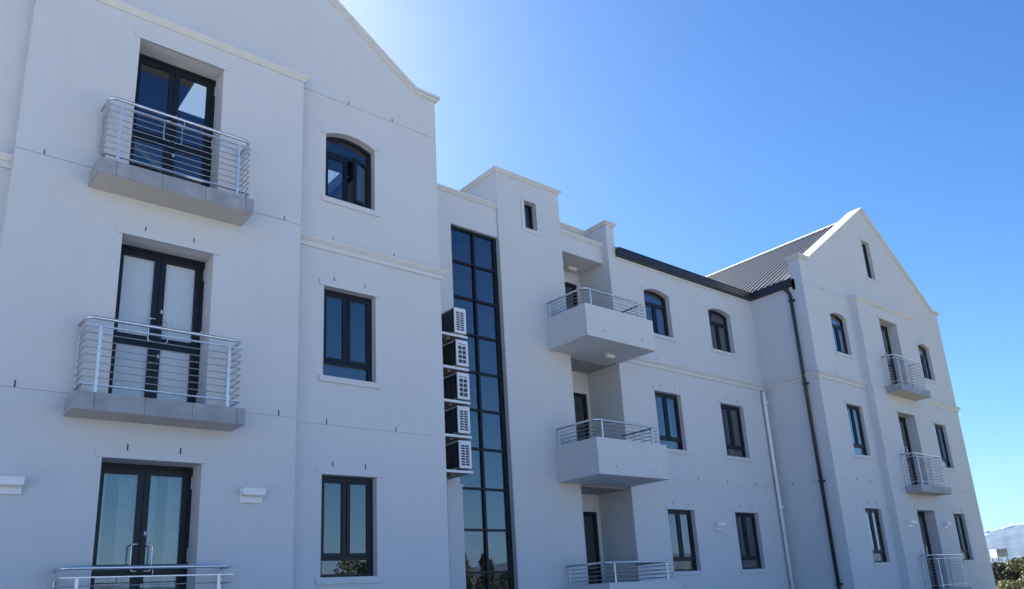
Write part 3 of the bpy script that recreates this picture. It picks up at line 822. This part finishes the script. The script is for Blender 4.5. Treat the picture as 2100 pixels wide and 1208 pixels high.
# shelves for the condensers
for k in range(5):
    z = 5.27-.695*k
    mb = MB(); mb.box(XB1+.002, 9.33, 12.20, YC-.001, z-.045, z-.004); sh = part('condenser_shelf', mb, SHELF)
    mb = MB(); mb.box(XB1+.002, 9.34, 12.18, 12.198, z-.05, z); part('shelf_edge', mb, WHITE, sh)
    mb = MB(); mb.box(XB1+.3, 9.2, 12.85, 12.99, z-.11, z-.046); mb.box(8.9, 8.96, 12.3, 12.84, z-.09, z-.046); part('shelf_bracket', mb, SHELF, sh)
mb = MB(); mb.box(9.22, 9.60, 12.90, 12.997, -1.6, 2.36); mb.box(9.2, 9.62, 12.88, 12.999, 2.30, 2.34)
part('service_duct', mb, PLASTER)

# ------------------------------------------------------------------ condensers
def condenser(z, rows, dx, label):
    o = thing('air_conditioner', label, 'air conditioner', (9.03+dx, 12.20, z), 'air conditioners stacked beside the stair glazing')
    w, d, h = .295, .75, .54
    mb = MB(); mb.box(.006, w, .02, d, .05, .06+h-.02); mb.box(-.004, w+.004, .0, d+.004, h+.035, h+.055)
    put('casing', mb.mesh('casing', WHITE, .003), o)
    # side panel towards the viewer, pierced with openings
    holes = []
    if rows == 8:
        for r in range(8):
            for c in range(2):
                holes.append(rect(.048+c*.104, .048+c*.104+.092, .105+r*.052, .105+r*.052+.038))
    else:
        for r in range(4):
            for c in range(2):
                holes.append(rect(.048+c*.104, .048+c*.104+.092, .105+r*.096, .105+r*.096+.078))
        for c in range(2): holes.append(rect(.048+c*.104, .048+c*.104+.092, .50, .52))
    mb = MB(); mb.plate(rect(0, w, .05, h+.032), holes, -.004, .010); put('side_panel', mb.mesh('side_panel', WHITE), o)
    mb = MB(); mb.box(.03, w-.03, .011, .0195, .08, h); put('panel_lining', mb.mesh('panel_lining', COIL), o)
    # condenser coil on the long side, behind a wire guard
    mb = MB(); mb.box(-.002, .0055, .03, d-.02, .07, h+.02); put('coil', mb.mesh('coil', COIL), o)
    mb = MB()
    for k in range(5): mb.box(-.010, -.004, .06+k*.16, .064+k*.16, .07, h+.02)
    for k in range(14): mb.box(-.0095, -.0045, .03, d-.03, .09+k*.034, .093+k*.034)
    mb.box(-.016, -.004, .02, .045, .06, h+.03)
    put('guard', mb.mesh('guard', FRAME), o)
    mb = MB()
    for yy in (.08, .58): mb.box(.02, w-.02, yy, yy+.05, 0, .049)
    put('foot', mb.mesh('foot', RUBBER), o)
names = ['topmost white air conditioner of the stack of five on shelves beside the stair glazing',
         'second air conditioner from the top, side panel with large square holes, beside the stair glazing',
         'middle air conditioner of the stack of five, side panel with large square holes',
         'fourth air conditioner from the top of the stack beside the stair glazing',
         'lowest air conditioner of the stack of five beside the stair glazing']
for k in range(5): condenser(5.27-.695*k-.0, 4 if k in (1, 2) else 8, .02 if k in (1, 2) else 0, names[k])

# ------------------------------------------------------------------ wall and ceiling lights
def wall_light(x, y, z, s, label):
    o = thing('wall_light', label, 'wall light', (x, y, z), 'white box wall lights')
    w = .315
    put('back_plate', cached('wl1', lambda: MB().box(0, w, -.045, .0, 0, .19).mesh('back_plate', WHITE, .003)), o)
    put('hood', cached('wl2', lambda: MB().box(-.004, w+.004, -.15, -.047, .095, .194).mesh('hood', WHITE, .003)), o)
    put('diffuser', cached('wl3', lambda: MB().box(.02, w-.02, -.13, -.06, .087, .094).mesh('diffuser', LAMP)), o)
    return o
wall_light(4.185, YA, 1.522, 1, 'white box wall light right of the lowest left french door')
wall_light(1.26, YA, 1.522, 1, 'white box wall light at the left edge of the picture')
wall_light(17.80, YF, 1.53, 1, 'small white wall light between the two lowest windows of the middle wall')
wall_light(24.53, YI, 1.49, 1, 'small white wall light left of the lowest balcony door in the far gable')
wall_light(27.05, YI, 1.49, 1, 'small white wall light right of the lowest balcony door in the far gable')
def ceiling_light(x, y, z, label):
    o = thing('ceiling_light', label, 'ceiling light', (x, y, z), 'bulkhead lights under the balconies')
    put('base', cached('cl1', lambda: MB().box(-.15, .15, -.055, .055, -.02, 0).mesh('base', WHITE, .002)), o)
    put('lens', cached('cl2', lambda: MB().box(-.145, .145, -.05, .05, -.08, -.021).mesh('lens', LAMP, .008)), o)
ceiling_light(14.12, 13.70, 8.52, 'rectangular ceiling light in the top loggia beside the tower')
ceiling_light(13.9, 12.45, 5.676, 'rectangular light under the upper solid white balcony')

# ------------------------------------------------------------------ vegetation
def cluster_mesh(name, blobs, n, size, m, seed, flat=.8):
    R = random.Random(seed); vs = []; fs = []
    for _ in range(n):
        c, r = R.choice(blobs)
        while True:
            p = Vector((R.uniform(-1, 1), R.uniform(-1, 1), R.uniform(-1, 1)))
            if .25 < p.length < 1: break
        p = Vector(c)+Vector((p.x*r, p.y*r, p.z*r*flat))
        a = Vector((R.gauss(0, 1), R.gauss(0, 1), R.gauss(0, .7))).normalized()
        b = a.cross(Vector((R.gauss(0, 1), R.gauss(0, 1), R.gauss(0, 1)))).normalized()
        s_ = size*R.uniform(.6, 1.3); o = len(vs)
        vs += [p-a*s_, p+b*s_*.45, p+a*s_, p-b*s_*.45]; fs.append((o, o+1, o+2, o+3))
    me = bpy.data.meshes.new(name); me.from_pydata([tuple(v) for v in vs], [], fs); me.materials.append(m); return me
def tree(x, y, h, rad, label, seed, leaf=LEAF, n=9000, size=.14, kind='broad', nm='tree', z=ZG, group=None):
    R = random.Random(seed)
    o = thing(nm, label, 'tree', (x, y, z), group)
    mb = MB(); mb.tube([(0, 0, -.05), (.05, .02, h*.3), (0, .06, h*.6)], .03*h, 8)
    for k in range(5):
        a = R.uniform(0, 6.28); mb.tube([(0.03, .02, h*.28), (math.cos(a)*rad*.3, math.sin(a)*rad*.3, h*.5), (math.cos(a)*rad*.6, math.sin(a)*rad*.6, h*.72)], .012*h, 6)
    put('trunk', mb.mesh('trunk', BARK), o)
    if kind == 'broad':
        bl = [((R.gauss(0, rad*.45), R.gauss(0, rad*.45), h*R.uniform(.42, .88)), rad*R.uniform(.28, .5)) for _ in range(14)]
    else:
        bl = [((R.gauss(0, rad*.12), R.gauss(0, rad*.12), h*t), rad*(1.05-t)*1.1+.1) for t in [.12+.82*i/12 for i in range(13)]]
    put('crown', cluster_mesh('crown', bl, n, size, leaf, seed+1, .75 if kind == 'broad' else 1.4), o)
    return o
def polar(az, dist): return (dist*math.sin(math.radians(az)), dist*math.cos(math.radians(az)))
for i, (az, d, h, rad, lb, lf) in enumerate((
        (71.15, 62, 2.3, 1.5, 'dark green bushy tree top directly right of the far gable wall', LEAF2),
        (72.9, 58, 2.75, 1.9, 'olive green tree crown at the bottom right edge of the picture', LEAF),
        (71.9, 46, 1.45, 1.4, 'lower sunlit bush in front of the trees at bottom right', LEAF),
        (74.8, 50, 2.6, 1.9, 'leafy tree just beyond the right edge beside the olive crown', LEAF))):
    x, y = polar(az, d); tree(x, y, h, rad, lb, 40+i, lf, 8000, .09, group='trees beyond the far gable')
# trees across the car park, seen mirrored in the glazing
for i, (x, y, h, rad, k, lb) in enumerate((
        (26.3, -23, 5.3, 2.0, 'broad', 'loose bushy tree mirrored in the lowest left window'),
        (36.2, -23, 5.4, 1.3, 'conical', 'tall slim cypress mirrored in the foot of the stair glazing'),
        (39.0, -23.5, 5.3, 1.4, 'conical', 'second slim cypress mirrored in the foot of the stair glazing'),
        (41.8, -24, 4.0, 1.9, 'broad', 'broad dark tree mirrored beside the cypresses in the stair glazing'),
        (31.5, -25, 3.3, 1.6, 'broad', 'low dark tree standing between the bushy tree and the cypresses'))):
    tree(x, y, h, rad, lb, 70+i, LEAF2, 5000, .14, k, nm='tree' if k == 'broad' else 'cypress_tree')

# ------------------------------------------------------------------ water tank on its stand
tx, ty = polar(70.93, 150)
TK = thing('water_tank', 'grey panelled water tank on a thin steel stand beyond the trees', 'water tank', (tx, ty, ZG))
TK.rotation_euler = (0, 0, math.radians(-30)); TK.scale = (.78, .78, 1)
tz = 4.15; th_ = 1.25
for i in range(4):
    for j in range(3):
        put('panel', cached('tp', lambda: MB().box(.01, .60, 0, .04, .01, .405).mesh('panel', TANKM, .01)), TK, (-1.05+i*.61, -.9, tz+j*.415))
for i in range(3):
    for j in range(3):
        o = put('panel', cached('tp2', lambda: MB().box(0, .04, .01, .60, .01, .405).mesh('panel', WHITE, .01)), TK, (-1.1, -.86+i*.61, tz+j*.415))  # white panels on this side only: its sunlit brightness put into the colour
put('tank_body', MB().box(-1.055, 1.38, -.855, .97, tz+.02, tz+1.24).mesh('tank_body', TANKM), TK)
put('base_frame', MB().box(-1.15, 1.45, -.95, 1.0, tz-.1, tz).mesh('base_frame', STEEL), TK)
for lx, ly in ((-.95, -.8), (1.2, -.8), (-.95, .85), (1.2, .85)): put('leg', cached('tleg', lambda: MB().box(-.05, .05, -.05, .05, -.1, tz-.1).mesh('leg', DARKMETAL)), TK, (lx, ly, 0))
put('brace', MB().tube([(-.95, -.8, tz-.1), (1.2, -.8, 2.2)], .03, 6).mesh('brace', DARKMETAL), TK)
put('brace', MB().tube([(1.2, -.8, tz-.1), (-.95, -.8, 2.2)], .03, 6).mesh('brace', DARKMETAL), TK)

# power lines
for k, (u0, v0, u1, v1, nm) in enumerate(((2030, 1116, 2100, 1106.5, 'upper thin power line crossing in front of the mountain'),
                                          (2030, 1121, 2100, 1117.5, 'middle thin power line crossing in front of the mountain'),
                                          (2034, 1147, 2100, 1139.0, 'lowest thin power line passing behind the water tank'))):
    d0 = bpray(u0, v0).normalized()*300; d1 = bpray(u1, v1).normalized()*290
    dd = d1-d0
    a = d0-dd*5; b = d1+dd*4
    n = 24; pts = [a.lerp(b, i/n)-Vector((0, 0, 1.2*(1-(2*i/n-1)**2))) for i in range(n+1)]
    mid = pts[n//2]; sh = (d0-a.lerp(b, .5)).z
    tag(link('power_line', MB().tube([p+Vector((0, 0, 1.1)) for p in pts], .028, 6).mesh('power_line', WIRE)), nm, 'power line', 'power lines')

# ------------------------------------------------------------------ mountains
def ridge(name, dist, f, a0, a1, n, depth=.25):
    vs = []; fs = []
    for i in range(n+1):
        az = a0+(a1-a0)*i/n; e = f(az); h = dist*math.tan(math.radians(e))
        x, y = polar(az, dist); xn, yn = polar(az, dist*(1-depth)); xb, yb = polar(az, dist*(1+depth)); xm, ym = polar(az, dist*(1-depth*.45))
        jit = math.sin(az*9.1)*.5+math.sin(az*23.7)*.3
        vs += [(xn, yn, ZG-1), (xm, ym, h*(.5+.1*jit)), (x, y, h), (xb, yb, ZG-1)]
    for i in range(n):
        for k in range(3): a = i*4+k; fs.append((a, a+4, a+5, a+1))
    me = bpy.data.meshes.new(name); me.from_pydata(vs, [], fs); me.polygons.foreach_set('use_smooth', [True]*len(fs)); me.materials.append(HILL)
    o = bpy.data.objects.new(name, me); COL.objects.link(o); o['kind'] = 'structure'; return o
def prof(az):
    e = 2.0+.5*math.sin(math.radians(az*3.1+20))+.25*math.sin(math.radians(az*11+40))+.10*math.sin(math.radians(az*37))+.05*math.sin(math.radians(az*91))
    t = max(0, 1-abs(az-72)/6.0); t = min(1, t*1.5)
    pts = [(66, 1.6), (70.3, 2.25), (70.9, 2.52), (71.5, 2.62), (71.9, 2.62), (72.3, 2.76), (72.9, 2.84), (74, 2.75), (78, 2.4)]
    tgt = pts[0][1]
    for (p, q), (p2, q2) in zip(pts, pts[1:]):
        if p <= az <= p2: tgt = q+(q2-q)*(az-p)/(p2-p)
    if az > 78: tgt = 2.4
    return e*(1-t)+tgt*t
ridge('mountain', 7000, prof, -180, 180, 1440)

# low cloud bank behind the mountain
R_ = random.Random(5); vs = []; fs = []
import bmesh
bm = bmesh.new()
for i in range(150):
    az = R_.uniform(69.0, 78.0); el = prof(az)+R_.uniform(-.35, .04)+.08*math.sin(az*5.0); x, y = polar(az, 14200+R_.uniform(-200, 200))
    rr = R_.uniform(18, 36)
    mtx = Matrix.Translation((x, y, 14200*math.tan(math.radians(el)))) @ Matrix.Diagonal((1.8, 1.8, .75, 1))
    bmesh.ops.create_icosphere(bm, subdivisions=2, radius=rr, matrix=mtx)
me = bpy.data.meshes.new('cloud'); bm.to_mesh(me); bm.free(); me.polygons.foreach_set('use_smooth', [True]*len(me.polygons)); me.materials.append(mat('cloud_white', (.9, .9, .9), 1.0, var=.03, scale=.01))
o = bpy.data.objects.new('cloud', me); COL.objects.link(o); o['kind'] = 'stuff'

# ------------------------------------------------------------------ haze
hm = bpy.data.materials.new('haze_air'); hm.use_nodes = True; hn = hm.node_tree; hn.nodes.clear()
ho = hn.nodes.new('ShaderNodeOutputMaterial'); pv_ = hn.nodes.new('ShaderNodeVolumePrincipled')
pv_.inputs['Color'].default_value = (.16, .42, 1.0, 1); pv_.inputs['Density'].default_value = HAZE; pv_.inputs['Anisotropy'].default_value = .2
hn.links.new(pv_.outputs[0], ho.inputs['Volume'])
hz = link('haze', MB().box(-9500, 9500, -9500, 9500, ZG-1.0, 395).mesh('haze', hm)); hz['kind'] = 'stuff'
